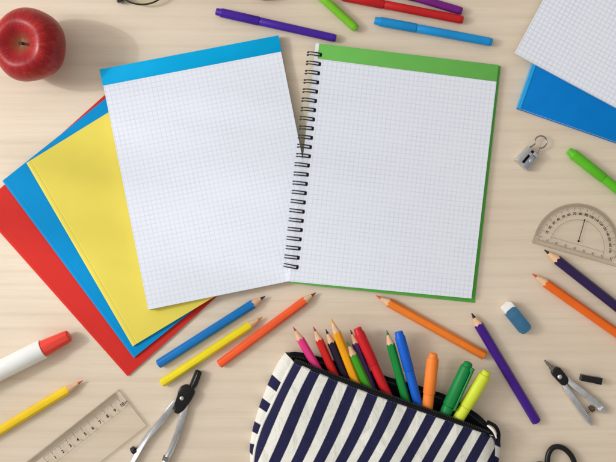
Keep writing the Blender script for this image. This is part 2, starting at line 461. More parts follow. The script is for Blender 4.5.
for k in range(seg):
    q.faces.new((tp, rings[0][k], rings[0][(k + 1) % seg])); q.faces.new((bt, rings[-1][(k + 1) % seg], rings[-1][k]))
obj('flesh', q, apple_skin(), t, sharp=80)
q = bmesh.new()
tube(q, [Vector((0, 0, .055)), Vector((.0003, 0, .0595)), Vector((.0006, -.0004, .063)), Vector((.0010, -.0008, .066))], .0012, 10, rr=[.0020, .0016, .0016, .0021])
obj('stem', q, plastic('dry_stem', (64, 44, 26), .7, var=.3, scale=300, bump=.4), t)
t.rotation_euler = (math.radians(3), math.radians(-9), .4)

# ------------------------------------------------------------------ round red sharpener peeping in at the top
t = thing('round_sharpener', W(264.5, -14, 0), 'dark red rounded thing just peeping in at the top edge above the violet pen', 'sharpener')
q = bmesh.new()
lathe(q, [(0, .0150), (.002, .0162), (.009, .0165), (.013, .0158), (.0165, .0135), (.018, .010), (.0186, .005)], 40, M=Matrix.Rotation(-PI / 2, 4, 'Y'))
obj('shell', q, P((150, 14, 18), .25, coat=.4), t, sharp=50)

# ------------------------------------------------------------------ notepad left
def flat_thing(name, TL, xdir, zrot_only_label, cat, z, tilt=(0, 0), group=None):
    ang = math.atan2(-xdir[1], xdir[0])
    t = thing(name, W(TL[0], TL[1], z), zrot_only_label, cat, group)
    Rm = Matrix.Rotation(ang, 3, 'Z') @ Matrix.Rotation(tilt[0], 3, 'Y') @ Matrix.Rotation(tilt[1], 3, 'X')
    t.rotation_euler = Rm.to_euler(); return t

def slab(bm, x0, x1, y0, y1, z0, z1, bev=0.0003):
    prism(bm, [(x0, y0), (x1, y0), (x1, y1), (x0, y1)], z0, z1, bev, 2)

def sheet(bm, x0, x1, y0, y1, z0, th, nx=24, ny=24, zf=None):
    """thin closed sheet with a height function"""
    zf = zf or (lambda u, v: 0)
    V = [[[bm.verts.new((x0 + (x1 - x0) * i / nx, y0 + (y1 - y0) * j / ny, z0 + k * th + zf(i / nx, j / ny))) for j in range(ny + 1)] for i in range(nx + 1)] for k in (0, 1)]
    for i in range(nx):
        for j in range(ny):
            bm.faces.new((V[1][i][j], V[1][i + 1][j], V[1][i + 1][j + 1], V[1][i][j + 1]))
            bm.faces.new((V[0][i][j], V[0][i][j + 1], V[0][i + 1][j + 1], V[0][i + 1][j]))
    for i in range(nx):
        bm.faces.new((V[0][i][0], V[0][i + 1][0], V[1][i + 1][0], V[1][i][0])); bm.faces.new((V[0][i + 1][ny], V[0][i][ny], V[1][i][ny], V[1][i + 1][ny]))
    for j in range(ny):
        bm.faces.new((V[0][0][j + 1], V[0][0][j], V[1][0][j], V[1][0][j + 1])); bm.faces.new((V[0][nx][j], V[0][nx][j + 1], V[1][nx][j + 1], V[1][nx][j]))

# folders first: quads by their four corners
def folder(name, TL, TR, BR, BL, z, rgb, label, cat, lift=0.0, sag=0.0, groove=.00010):
    t = thing(name, W(*BL, z), label, cat, 'coloured folders fanned under the notepad')
    o = W(*BL, z)
    P4 = [W(*p, z) - o for p in (TL, TR, BR, BL)]
    m = plastic('folder_card', rgb, .5, var=.03, scale=25, bump=.05, bscale=500, spec=.1)
    ex = (P4[2] - P4[3]).normalized(); ey = (P4[0] - P4[3]).normalized()
    def pt(u, v, zz):      # u across from the spine, v along the spine
        p = P4[3] * (1 - u) * (1 - v) + P4[2] * u * (1 - v) + P4[0] * (1 - u) * v + P4[1] * u * v
        return Vector((p.x, p.y, zz))
    Wd = (P4[2] - P4[3]).length
    def cover(nm, z0, th, u0, zf):
        b = bmesh.new(); ny = 30; uf = .0095 / Wd
        US = [u0 + (uf - u0) * i / 22 for i in range(22)] + [uf + (1 - uf) * i / 24 for i in range(25)]; nx = len(US) - 1
        V = [[[b.verts.new(pt(US[i], j / ny, z0 + k * th + zf(US[i], j / ny))) for j in range(ny + 1)] for i in range(nx + 1)] for k in (0, 1)]
        for i in range(nx):
            for j in range(ny):
                b.faces.new((V[1][i][j], V[1][i + 1][j], V[1][i + 1][j + 1], V[1][i][j + 1])); b.faces.new((V[0][i][j], V[0][i][j + 1], V[0][i + 1][j + 1], V[0][i + 1][j]))
            b.faces.new((V[0][i][0], V[0][i + 1][0], V[1][i + 1][0], V[1][i][0])); b.faces.new((V[0][i + 1][ny], V[0][i][ny], V[1][i][ny], V[1][i + 1][ny]))
        for j in range(ny):
            b.faces.new((V[0][0][j + 1], V[0][0][j], V[1][0][j], V[1][0][j + 1])); b.faces.new((V[0][nx][j], V[0][nx][j + 1], V[1][nx][j + 1], V[1][nx][j]))
        return obj(nm, b, m, t, sharp=40)
    cover('back_cover', 0, .0006, .012, lambda u, v: 0)
    cover('front_cover', .00162, .0006, .0029 / Wd, lambda u, v: lift * u * (1 - v) ** 2 + sag * math.sin(PI * u) * (0.4 + .6 * v) + .0003 * math.sin(5 * u + 3 * v) - groove * math.exp(-((u * Wd - .0056) / .0005) ** 2))
    # rolled spine edge
    b = bmesh.new(); rings = []; n = 12
    for j in range(31):
        v = j / 30; ring = []
        for k in range(n + 1):
            a_ = PI / 2 + PI * k / n
            ring.append(b.verts.new(pt((.0029 + .0029 * 1.1 * math.cos(a_)) / Wd, v, .00115 + .00115 * math.sin(a_))))
        for k in range(n, -1, -1):
            a_ = PI / 2 + PI * k / n
            ring.append(b.verts.new(pt((.0031 + .0020 * 1.1 * math.cos(a_)) / Wd, v, .00115 + .0006 * math.sin(a_))))
        rings.append(ring)
    for A, B in zip(rings, rings[1:]):
        for k in range(len(A)): b.faces.new((A[k], A[(k + 1) % len(A)], B[(k + 1) % len(A)], B[k]))
    b.faces.new(rings[0]); b.faces.new(rings[-1][::-1])
    obj('spine', b, m, t, sharp=50)
    return t

folder('folder', (-21, 208), (109, 92), (258, 259.5), (128, 376), .0002, (204, 48, 42), 'red folder at the bottom of the fanned folders', 'folder')
folder('folder', (3, 181), (132, 78), (263, 254), (134, 357.5), .0032, (0, 138, 202), 'blue folder sandwiched between the red and the yellow folder', 'folder', lift=.001)
folder('folder', (27, 163), (168, 76), (275, 260), (133, 346), .0064, (222, 206, 90), 'yellow folder on top of the fanned folders, under the notepad', 'folder', lift=.002, groove=.00022)

# the notepad: left side lies on the folders, right side comes down to the table
PW, PH = 178.8 * S, 241 * S
tl = math.atan2(.0085, 178 * S)
t = flat_thing('notepad', (101, 71), (175, -35), 'grid paper notepad with a sky blue top strip, lying over the coloured folders', 'notepad', .0104, (tl, 0))
GRID1 = grid_paper('grid_paper_pad', .001, .002)
q = bmesh.new(); slab(q, 0, PW, -PH, 0, 0, .0010, .0002); obj('backing_board', q, plastic('grey_board', (176, 166, 150), .9), t)
q = bmesh.new(); slab(q, .0003, PW - .0003, -PH + .0004, -.0006, .0011, .0066, .0002); obj('paper_block', q, EDGES, t)
q = bmesh.new(); sheet(q, .0003, PW - .0003, -PH + .0004, -15 * S, .0067, .00012, 20, 20, lambda u, v: .0006 * (u ** 3) * (1 - v) ** 3 + .0006 * ((1 - u) ** 4) * (1 - v) ** 4)
obj('grid_sheet', q, GRID1, t)
q = bmesh.new(); slab(q, -.0004, PW + .0004, -15.8 * S, .0004, .0066, .0072, .0002); slab(q, -.0004, PW + .0004, -.0004, .0006, .0004, .0070, .0002)
obj('binding_strip', q, plastic('blue_binding_tape', (0, 166, 224), .5, var=.03, bump=.1, spec=.1), t)

# ------------------------------------------------------------------ spiral notebook
NW, NH = 186.5 * S, 238 * S
tl2 = math.atan2(.0102, 186 * S)
t = flat_thing('spiral_notebook', (315.5, 44), (185, 20.4), 'spiral bound grid notebook with a green cover and green header, black wire rings', 'notebook', .0104, (tl2, 0))
q = bmesh.new(); slab(q, .002, NW, -NH, 0, 0, .0009, .0004)
GREEN = plastic('green_cover', (92, 178, 74), .45, var=.04, bump=.08, spec=.1)
obj('cover', q, GREEN, t)
q = bmesh.new(); prism(q, [(0.0, -NH + .002), (NW - .0055, -NH + .0047), (NW - .0040, -.0002), (0.0, -.0002)], .001, .0064, .0002)
obj('paper_block', q, EDGES, t)
GRID2 = grid_paper('grid_paper_notebook', .0022, .0008)
q = bmesh.new(); zt = .0065
pts = [(0.0, -NH + .002), (NW - .0055, -NH + .0047), (NW - .0041, -17 * S), (0.0, -15.5 * S)]
prism(q, pts, zt, zt + .00012); obj('grid_sheet', q, GRID2, t, smooth=False)
q = bmesh.new(); prism(q, [(3.5 * S, -15.2 * S), (NW - .0042, -16.8 * S), (NW - .0040, -.0002), (3.5 * S, -.0002)], zt, zt + .0003, .0001)
obj('header_band', q, plastic('green_header', (108, 184, 88), .5, var=.03, bump=.05, spec=.1), t)
q = bmesh.new(); prism(q, [(0, -15.2 * S), (3.3 * S, -15.2 * S), (3.3 * S, -.0004), (0, -.0004)], zt, zt + .0001)
obj('margin_strip', q, plastic('white_paper', (238, 238, 240), .85, var=.02), t, smooth=False)
# twin wire rings
ring_mesh = None
for i in range(24):
    v = 11.2 + i * (210.0 / 23)
    if ring_mesh is None:
        q = bmesh.new(); pts = []
        # hairpin: one wire over the edge, across at the hole, back again
        def arc(y):
            out = []
            for k in range(15):
                a_ = math.radians(-35 + 250 * k / 14)
                out.append(Vector((-.0004 + .0079 * math.cos(a_), y, .0040 + .0052 * math.sin(a_))))
            return out
        A = arc(.0015); B = arc(-.0015)
        end = A[0]
        mid = [Vector((end.x + .0004, y, end.z - .0006)) for y in (.0010, 0, -.0010)]
        tube(q, A[::-1] + mid + B, .00068, 8)
        o = obj('binding_ring', q, WIRE, t, sharp=80); ring_mesh = o.data
    else:
        o = link(bpy.data.objects.new('binding_ring', ring_mesh)); o.parent = t
    o.location = (0.0004 + random.uniform(-.0003, .0003), -v * S, 0.0)
    o.rotation_euler = (0, 0, math.radians(random.uniform(-1.5, 1.5) - (6 if i == 23 else 0)))
q = bmesh.new()  # thin dark patches on the page paint the shade inside the ring holes
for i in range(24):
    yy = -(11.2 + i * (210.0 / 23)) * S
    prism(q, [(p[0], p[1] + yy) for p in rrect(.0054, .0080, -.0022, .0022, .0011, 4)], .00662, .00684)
obj('hole_shade_patches', q, LINING_AND_SHADE, t, smooth=False)
# ------------------------------------------------------------------ top right: blue notebook under a grid pad
t = flat_thing('exercise_book', (516.4, 109), (99.4, 34.5), 'blue covered notebook with white pages under the loose grid pad', 'notebook', .0003)
BL, BH = 190 * S, 150 * S
q = bmesh.new(); slab(q, 0, BL, 0, BH, 0, .0007, .0002); slab(q, .001, BL, .0002, BH, .0066, .0074, .0003)
obj('cover', q, plastic('blue_cover', (0, 118, 198), .45, var=.04, bump=.08, spec=.1), t)
q = bmesh.new(); slab(q, .002, BL - .002, .0010, BH, .0008, .0065, .0002); obj('paper_block', q, EDGES, t)
q = bmesh.new()
prism(q, [(.0007, .0001), (.0033, .0001), (.0036, BH), (.0007, BH)], .0075, .0078, .0001)
prism(q, [(-.0006, .0001), (.0008, .0001), (.0008, BH), (-.0006, BH)], .0002, .0078, .0005)
obj('spine', q, plastic('cyan_spine', (14, 158, 224), .4, var=.04), t)

t = flat_thing('grid_pad', (514, 53.7), (102, 54.8), 'grid paper pad in the upper right corner lying on the blue notebook', 'notepad', .0082)
GL, GH = 200 * S, 160 * S
q = bmesh.new(); slab(q, 0, GL, 0, GH, 0, .0008, .0002); obj('backing_board', q, plastic('pad_board', (200, 196, 188), .9), t)
q = bmesh.new(); slab(q, .0003, GL, .0003, GH, .0009, .0038, .0002); obj('paper_block', q, EDGES, t)
q = bmesh.new(); sheet(q, .0001, GL, .0001, GH, .0039, .00012, 20, 20, lambda u, v: .0008 * max(0, 1 - 5 * u) * max(0, 1 - 5 * v)); obj('grid_sheet', q, grid_paper('grid_paper_loose', .001, .001, strength=.48), t)

# ------------------------------------------------------------------ sharpener with wire loop
c0 = W(526.2, 158.2, 0); ang = math.radians(50)
t = thing('sharpener', c0, 'small silver metal sharpener with a wire loop between the spiral notebook and the green pen', 'sharpener'); t.rotation_euler = (0, 0, ang); t.scale = (1.1, 1.05, 1.0)
# local x: towards the wire loop
q = bmesh.new()
h = .0105
prism(q, [(-.0100, -.0088), (.0090, -.0078), (.0090, .0078), (-.0100, .0088)], .0, h * .72, .0009)
prism(q, [(-.0096, .0022), (.0088, .0018), (.0088, .0074), (-.0096, .0084)], h * .715, h, .0008)
prism(q, [(.0052, -.0074), (.0088, -.0072), (.0088, .0017), (.0052, .0018)], h * .715, h * .95, .0006)
obj('body', q, STEEL, t)
q = bmesh.new()
prism(q, [(-.0095, -.0078), (.0048, -.0070), (.0048, -.0012), (-.0095, -.0016)], h * .76, h * .84, .0002)
obj('blade', q, plastic('blade_steel', (172, 180, 192), .18, metal=1.0), t)
q = bmesh.new(); lathe(q, [(h * .84, .0019), (h * .9, .0019), (h * .93, .0014)], 20, M=Matrix.Translation((-.0005, -.0044, 0)) @ Matrix.Rotation(-PI / 2, 4, 'Y'))
obj('screw', q, STEEL, t)
q = bmesh.new()  # dark plates laid on the body paint the shade in slot and pencil hole
prism(q, [(-.0070, -.0010), (.0030, -.0008), (.0030, .0016), (-.0070, .0018)], h * .722, h * .74)
prism(q, [(.0056, -.0012), (.0084, -.0012), (.0084, .0016), (.0056, .0016)], h * .951, h * .958)
obj('slot_shade', q, LINING_AND_SHADE, t, smooth=False)
q = bmesh.new(); pts = []
for k in range(29):
    s = k / 28; a_ = math.radians(-150 + 300 * s)
    pts.append(Vector((.0205 + .0062 * math.cos(a_), .0062 * math.sin(a_), .0055)))
pts = [Vector((.0082, -.0056, .0055)), Vector((.0118, -.0042, .0055))] + pts + [Vector((.0118, .0042, .0055)), Vector((.0082, .0056, .0055))]
tube(q, pts, .00075, 10); obj('wire_loop', q, STEELDARK, t)

# ------------------------------------------------------------------ eraser
t = thing('eraser', W(515, 317.5, 0), 'white eraser in a dull blue sleeve with rounded end', 'eraser')
t.rotation_euler = (0, 0, math.atan2(-24.2, 19.5))
q = bmesh.new(); prism(q, rrect(-.0195, -.006, -.0064, .0064, .0028), .0006, .0106, .0008); obj('rubber', q, plastic('white_rubber', (240, 238, 234), .7, var=.03, bump=.1), t)
q = bmesh.new(); prism(q, rrect(-.0128, .0182, -.0069, .0069, .0036), .0, .0113, .0010, 3); obj('sleeve', q, plastic('blue_sleeve', (48, 104, 142), .55, var=.1, scale=120, bump=.15), t)

# ------------------------------------------------------------------ text helper
def text_bm(items, h0):
    """items: (string, x, y, angle, size) -> bmesh of flat lettering h0 high"""
    tmp = []
    for s, x, y, a_, sz in items:
        c = bpy.data.curves.new('lettering', 'FONT'); c.body = s; c.size = sz; c.align_x = 'CENTER'; c.align_y = 'CENTER'; c.offset = sz * .035; c.resolution_u = 3
        o = link(bpy.data.objects.new('lettering', c)); o.location = (x, y, h0); o.rotation_euler = (0, 0, a_); tmp.append(o)
    bpy.context.view_layer.update(); dg = bpy.context.evaluated_depsgraph_get()
    bm = bmesh.new()
    for o in tmp:
        me = bpy.data.meshes.new_from_object(o.evaluated_get(dg)); me.transform(o.matrix_world); bm.from_mesh(me); bpy.data.meshes.remove(me)
    for o in tmp:
        c = o.data; bpy.data.objects.remove(o); bpy.data.curves.remove(c)
    return bm

def tick(bm, x, y, a_, ln, w, z):
    d = Vector((math.cos(a_), math.sin(a_))); n = Vector((-d.y, d.x)) * w / 2; p = Vector((x, y))
    bm.faces.new([bm.verts.new((*v, z)) for v in (p - n, p + d * ln - n, p + d * ln + n, p + n)])

# ------------------------------------------------------------------ ruler
CLEAR = clear_plastic('clear_acrylic', (.995, .994, .99), .045)
FROST = clear_plastic('bevelled_acrylic', (.855, .845, .83), .06)
EDGEC = clear_plastic('acrylic_cut_edge', (.80, .79, .76), .10)
t = flat_thing('ruler', (118.6, 389.3), (92, -72.5), 'clear plastic ruler with centimetre scale, cut off by the bottom edge', 'ruler', .0008)
RL, RW = 118 * S, 45.6 * S       # local x runs towards the 10 end, origin at that end
q = bmesh.new(); prism(q, [(-RL, -RW), (-.0002, -RW), (-.0002, -.0064), (-RL, -.0064)], 0, .0022, .0002); obj('blade', q, CLEAR, t)
q = bmesh.new()
prism(q, [(-RL, -.0063), (-.0050, -.0063), (-.0050, -.0006), (-RL, -.0006)], .0, .0014, .0002); obj('bevelled_edge', q, FROST, t)
q = bmesh.new()
prism(q, [(-RL, -.0006), (0, -.0006), (0, 0), (-RL, 0)], 0, .0016); prism(q, [(-.0002, -RW), (.0004, -RW), (.0004, -.0006), (-.0002, -.0006)], 0, .0023)
prism(q, [(-RL, -RW - .0006), (.0004, -RW - .0006), (.0004, -RW), (-RL, -RW)], 0, .0023); prism(q, [(-RL, -.0207), (-.0002, -.0207), (-.0002, -.0202), (-RL, -.0202)], .0023, .0026)
obj('cut_edge', q, EDGEC, t, smooth=False)
items = []; q2 = bmesh.new(); cm = 9.45 * S; x10 = -.0064
for n in range(0, 11):
    x = x10 - (10 - n) * cm
    tick(q2, x, -.0064, -PI / 2, .0052, .00042, .00235)
    items.append((str(n), x + (0 if n < 10 else -.0004), -.0158, 0, .0052))
    if n < 10:
        for k in range(1, 10): tick(q2, x + cm * k / 10, -.0064, -PI / 2, .0040 if k == 5 else .0024, .00022, .00235)
items.append(('cm', x10 + .0046, -.0158, 0, .0030))
obj('printed_numbers', text_bm(items, .00236), INK, t, smooth=False)
obj('printed_ticks', q2, INKSOFT, t, smooth=False)

# ------------------------------------------------------------------ protractor
pc = W(576.5, 247, .0008)
t = thing('protractor', pc, 'clear plastic protractor with a half circle degree scale near the right edge', 'protractor'); t.rotation_euler = (0, 0, math.radians(-16))
PR = 43.6 * S; yb = -4.6 * S
def half(r0, r1, y0, n=64, a0=0, a1=180):
    return [(r1 * math.cos(math.radians(a0 + (a1 - a0) * k / n)), r1 * math.sin(math.radians(a0 + (a1 - a0) * k / n)) + 0) for k in range(n + 1)]
q = bmesh.new(); prism(q, half(0, PR - .0040, 0) + [(-PR + .0040, yb), (PR - .0040, yb)], 0, .0016, .0001); obj('plate', q, CLEAR, t)
def ringband(bm, r0, r1, z0, z1, a0=0, a1=180, n=64):
    V = []
    for k in range(n + 1):
        a_ = math.radians(a0 + (a1 - a0) * k / n); c, s = math.cos(a_), math.sin(a_)
        V.append([bm.verts.new((r * c, r * s, z)) for r, z in ((r0, z0), (r1, z0), (r1, z1 * .6), (r0, z1))])
    for A, B in zip(V, V[1:]):
        for j in range(4): bm.faces.new((A[j], A[(j + 1) % 4], B[(j + 1) % 4], B[j]))
    bm.faces.new(V[0]); bm.faces.new(V[-1][::-1])
q = bmesh.new(); ringband(q, PR - .0039, PR, 0, .0016); obj('bevelled_edge', q, FROST, t)
q = bmesh.new(); prism(q, [(-PR, yb - .0036), (PR, yb - .0036), (PR, yb - .0002), (-PR, yb - .0002)], 0, .0014, .0002); prism(q, [(-PR, yb - .0001), (-PR + .0039, yb - .0001), (-PR + .0039, -.0001), (-PR, -.0001)], 0, .0015)
obj('straight_edge', q, clear_plastic('frosted_acrylic', (.95, .945, .93), .06), t)
q = bmesh.new(); ringband(q, 27.0 * S, 27.6 * S, .00165, .0019); prism(q, [(-27.4 * S, 2.2 * S), (27.4 * S, 2.2 * S), (27.4 * S, 2.7 * S), (-27.4 * S, 2.7 * S)], .00165, .0019); prism(q, [(-PR, yb - .0041), (PR, yb - .0041), (PR, yb - .0037), (-PR, yb - .0037)], 0, .0014); prism(q, [(-PR - .0004, yb - .0041), (-PR - .0001, yb - .0041), (-PR - .0001, 0), (-PR - .0004, 0)], 0, .0014)
obj('moulded_ridge', q, EDGEC, t, smooth=False)
items = []; q2 = bmesh.new()
for d in range(0, 181, 2):
    a_ = math.radians(d); ln = .0044 if d % 10 == 0 else .0022
    r = PR - .0042
    tick(q2, r * math.cos(a_), r * math.sin(a_), a_ + PI, ln, .00036 if d % 10 == 0 else .0002, .0018)
for d in range(10, 180, 10):
    a_ = math.radians(d); r = 33.2 * S
    items.append((str(180 - d), r * math.cos(a_), r * math.sin(a_), a_ - PI / 2, .0036 if d != 90 else .0042))
for n in range(0, 9):
    x = -PR + .0052 + n * .0104
    tick(q2, x, yb + .0002, PI / 2, .0044, .0004, .0018)
    if n < 8: items.append((str(n + 1), x + .0088, yb + .0030, 0, .0028))
    for k in range(1, 10):
        if n < 8: tick(q2, x + .00104 * k, yb + .0002, PI / 2, .0022 if k == 5 else .0015, .0003, .0018)
qt = text_bm(items, .00185)
tick(qt, .0, 6.2 * S, PI / 2, 22.2 * S, .0008, .00185)
lathe(qt, [(.0017, .0012), (.00186, .0012)], 16, M=Matrix.Translation((0, 6.2 * S, 0)) @ Matrix.Rotation(-PI / 2, 4, 'Y'))
lathe(qt, [(.0017, .0008), (.00186, .0008)], 16, M=Matrix.Translation((0, 28.2 * S, 0)) @ Matrix.Rotation(-PI / 2, 4, 'Y'))
obj('printed_numbers', qt, INK, t, smooth=False); obj('printed_ticks', q2, INKSOFT, t, smooth=False)

# ------------------------------------------------------------------ compasses
def PL(o, pts, z=0.0): return [W(x, y, z) - o for x, y in pts]
def flatp(o, pts, z): return [(v.x, v.y) for v in PL(o, pts, z)]

o = W(181, 399, 0); o.z = 0
t = thing('drawing_compass', o, 'large steel drawing compass with black handle, legs cut off by the bottom edge', 'compass')
zc = .005
a, b = W(191, 391, zc + .001) - o, W(199, 370.5, zc + .001) - o
q = bmesh.new(); L_ = (b - a).length
pr = [(0, .0020), (.002, .0026), (.004, .0027), (.0062, .0036), (.009, .0040), (.016, .0039), (.0225, .0037), (L_ - .001, .0034), (L_, .0024)]
lathe(q, pr, 24, lambda x, r, th: (x, r * (1 + (.05 * math.cos(12 * th) if x > .006 else 0))), M=frame(a, b)); obj('handle', q, BLACK, t, sharp=50)
hp = [(180.7, 386.5), (186.2, 384.4), (192.8, 387.4), (195, 393), (190.8, 401), (184.2, 410), (178.2, 414.3), (174.2, 413), (173.8, 409), (175, 403), (177, 396.4), (178.4, 390)]
q = bmesh.new(); prism(q, flatp(o, hp, .008), .0012, .0088, .0016, 3); obj('hinge_head', q, BLACK, t)
q = bmesh.new(); rv = W(181.7, 398.3, .009) - o
lathe(q, [(.0084, .0024), (.0094, .0023), (.0102, .0016), (.0105, .0006)], 20, M=Matrix.Translation((rv.x, rv.y, 0)) @ Matrix.Rotation(-PI / 2, 4, 'Y')); obj('rivet', q, STEEL, t)
l1 = [(178, 398), (174.3, 403.5), (162, 420), (151, 432.5), (144, 441.5), (133.5, 460), (124, 480), (119, 492)]
l2 = [(186.5, 402), (185.4, 408), (181, 422), (176, 437.5), (171, 450), (166.5, 459), (160, 474), (152, 494)]
for lp, ws in ((l1, (4, 5.6, 5.8, 5.6, 5.2, 4.6, 3.6, 1.6)), (l2, (4, 5.6, 6, 6, 5.8, 5.2, 4.4, 2))):
    q = bmesh.new(); ribbon(q, PL(o, lp, .005), [w * S for w in ws], .002, .0068, .0011); obj('leg', q, STEEL, t, sharp=60)
q = bmesh.new(); a, b = W(136.5, 448.5, .0045) - o, W(131.5, 452, .0045) - o
lathe(q, [(0, .0016), (.0012, .0016), (.0014, .0040), (.0056, .0040), (.0062, .0034)], 24, lambda x, r, th: (x, r * (1 + (.06 * math.cos(14 * th) if .0013 < x < .006 else 0))), M=frame(a, b)); obj('thumb_screw', q, BLACK, t, sharp=50)
q = bmesh.new(); a, b = W(168.5, 459.5, .0045) - o, W(163, 457.5, .0045) - o
lathe(q, [(0, .0034), (.006, .0034), (.0064, .003)], 20, M=frame(a, b)); obj('leg_joint', q, STEELDARK, t)

o = W(560.5, 377, 0); o.z = 0
t = thing('drawing_compass', o, 'small steel bow compass with screw between its legs, beside the black lead case', 'compass')
a, b = W(554, 370, .0045) - o, W(544.6, 360.3, .0045) - o; L_ = (b - a).length
q = bmesh.new(); lathe(q, [(0, .0030), (.005, .0027), (.0052, .0020), (L_ - .003, .0016), (L_ - .0026, .0011), (L_, .0010)], 20, M=frame(a, b)); obj('handle', q, STEELDARK, t, sharp=40)
hp = [(551.8, 371.5), (553, 369), (556.8, 367), (560.4, 367.8), (565, 373.5), (569, 379), (568.8, 382.8), (565.4, 386), (562.2, 385.6), (557, 380), (552.2, 374.8)]
q = bmesh.new(); prism(q, flatp(o, hp, .008), .0008, .0080, .0015, 3); obj('hinge_head', q, BLACK, t)
q = bmesh.new(); rv = W(560, 377, .009) - o
lathe(q, [(.0076, .0026), (.0086, .0025), (.0094, .0017), (.0097, .0006)], 20, M=Matrix.Translation((rv.x, rv.y, 0)) @ Matrix.Rotation(-PI / 2, 4, 'Y')); obj('rivet', q, STEEL, t)
for lp, ws in (([(563, 382.5), (566, 388), (574.6, 400.6), (583, 412.5), (588, 420), (592, 425.5)], (5, 5.6, 5.6, 5.8, 5.0, 1.8)),
               ([(566.5, 378.5), (571, 383), (584, 393.5), (595, 402.5), (601, 407.5), (606, 412)], (5, 5.6, 5.6, 6.4, 8.0, 5.5))):
    q = bmesh.new(); ribbon(q, PL(o, lp, .005), [w * S for w in ws], .0016, .0064, .0010); obj('leg', q, STEEL, t, sharp=60)
q = bmesh.new(); a, b = W(583, 415.5, .0050) - o, W(600.5, 402, .0050) - o; L_ = (b - a).length
pf = [(0, .0008)]
for k in range(26): pf.append((L_ * (.04 + .92 * k / 25), .0013 if k % 2 else .0009))
lathe(q, pf + [(L_, .0008)], 14, M=frame(a, b)); obj('adjusting_screw', q, STEELDARK, t)
q = bmesh.new(); lathe(q, [(L_ * .40, .0024), (L_ * .42, .0036), (L_ * .58, .0036), (L_ * .60, .0024)], 24, lambda x, r, th: (x, r * (1 + .06 * math.cos(12 * th))), M=frame(a, b)); obj('adjusting_wheel', q, plastic('bronze_wheel', (112, 92, 78), .35, metal=1.0), t, sharp=50)
q = bmesh.new(); a, b = W(603, 407, .0066) - o, W(599, 411.5, .0066) - o
lathe(q, [(0, .0026), (.0052, .0026)], 18, M=frame(a, b)); obj('lead_clamp', q, STEEL, t)

a, b = W(580.8, 377.4, .0052), W(601, 381.2, .0052)
t = thing('lead_case', a, 'short black plastic lead case lying right of the small compass', 'case'); t.rotation_euler = frame(a, b).to_euler()
q = bmesh.new(); L_ = (b - a).length
prism(q, rrect(0, L_, -.0034, .0034, .0006), -.0046, .0030, .0007); obj('box', q, BLACK, t)
q = bmesh.new(); prism(q, rrect(L_ * .72, L_ + .0003, -.0037, .0037, .0006), -.0046, .0033, .0007); obj('lid', q, BLACK, t)

# ------------------------------------------------------------------ scissors
o = W(556, 500, 0); o.z = 0
t = thing('scissors', o, 'black handled scissors whose finger rings show at the bottom edge', 'scissors')
def ell(cx, cy, rx, ry, rot, z, n=40):
    out = []
    for k in range(n):
        a_ = 2 * PI * k / n; x = rx * math.cos(a_); y = ry * math.sin(a_) * (1 - .12 * math.cos(a_))
        out.append(W(cx + x * math.cos(rot) - y * math.sin(rot), cy + x * math.sin(rot) + y * math.cos(rot), z) - o)
    return out
for (cx, cy, rx, ry, rot, pvx) in ((561.5, 467, 13.6, 21, -.22, 566), (534, 483, 11, 20, .5, 556)):
    q = bmesh.new(); tube(q, ell(cx, cy, rx, ry, rot, .0055), .0030, 14, closed=True)
    a = W(cx + (pvx - cx) * .5, cy + 20, .005) - o; b = W(pvx, 540, .004) - o
    tube(q, [a, a * .5 + b * .5, b], .0045, 14, rr=[.0032, .0046, .0050]); obj('finger_ring', q, BLACK, t, sharp=80)
for (x0, x1, z) in ((556, 582, .0022), (566, 548, .0042)):
    q = bmesh.new(); ribbon(q, PL(o, [(x0, 534), ((x0 + x1) / 2, 590), (x1, 650)], .003), [9 * S, 10 * S, 1.5 * S], z, z + .0016, .0003); obj('blade', q, STEEL, t)
q = bmesh.new(); rv = W(561, 562, .006) - o; lathe(q, [(.002, .003), (.0066, .003), (.0072, .002)], 20, M=Matrix.Translation((rv.x, rv.y, 0)) @ Matrix.Rotation(-PI / 2, 4, 'Y')); obj('pivot_screw', q, STEEL, t)

# ------------------------------------------------------------------ eyeglasses at the top edge
o = W(165, -25, 0); o.z = 0
t = thing('eyeglasses', o, 'thin black eyeglasses whose lower rim and one temple tip show at the top edge', 'glasses')
GB = plastic('black_frame', (22, 20, 20), .3, coat=.3)
LENS = clear_plastic('lens_glass', (.95, .96, .90), .07)
for (cx, cy) in ((142, -16.5), (206, -31)):
    q = bmesh.new()
    pts = []
    for k in range(48):
        a_ = 2 * PI * k / 48; pts.append(W(cx + 26 * math.cos(a_), cy + 21 * math.sin(a_) * (1 if math.sin(a_) > 0 else .8), .008) - o)
    tube(q, pts, .0010, 10, closed=True); obj('rim', q, GB, t, sharp=80)
    q = bmesh.new(); prism(q, [(p.x, p.y) for p in pts], .0072, .0086, .0002); obj('lens', q, LENS, t)
q = bmesh.new(); tube(q, [W(167, -23, .008) - o, W(173, -29, .009) - o, W(181, -29, .008) - o], .0012, 10); obj('bridge', q, GB, t)
for pts in ([(116.5, -22), (118, -14), (119.5, -4), (120.5, 2.5)], [(232, -36), (232, -28), (230, -18), (226, -6)]):
    q = bmesh.new(); ribbon(q, PL(o, pts, .006), [5 * S, 5 * S, 6.5 * S, 6.5 * S], .002, .009, .0012); obj('temple', q, GB, t)

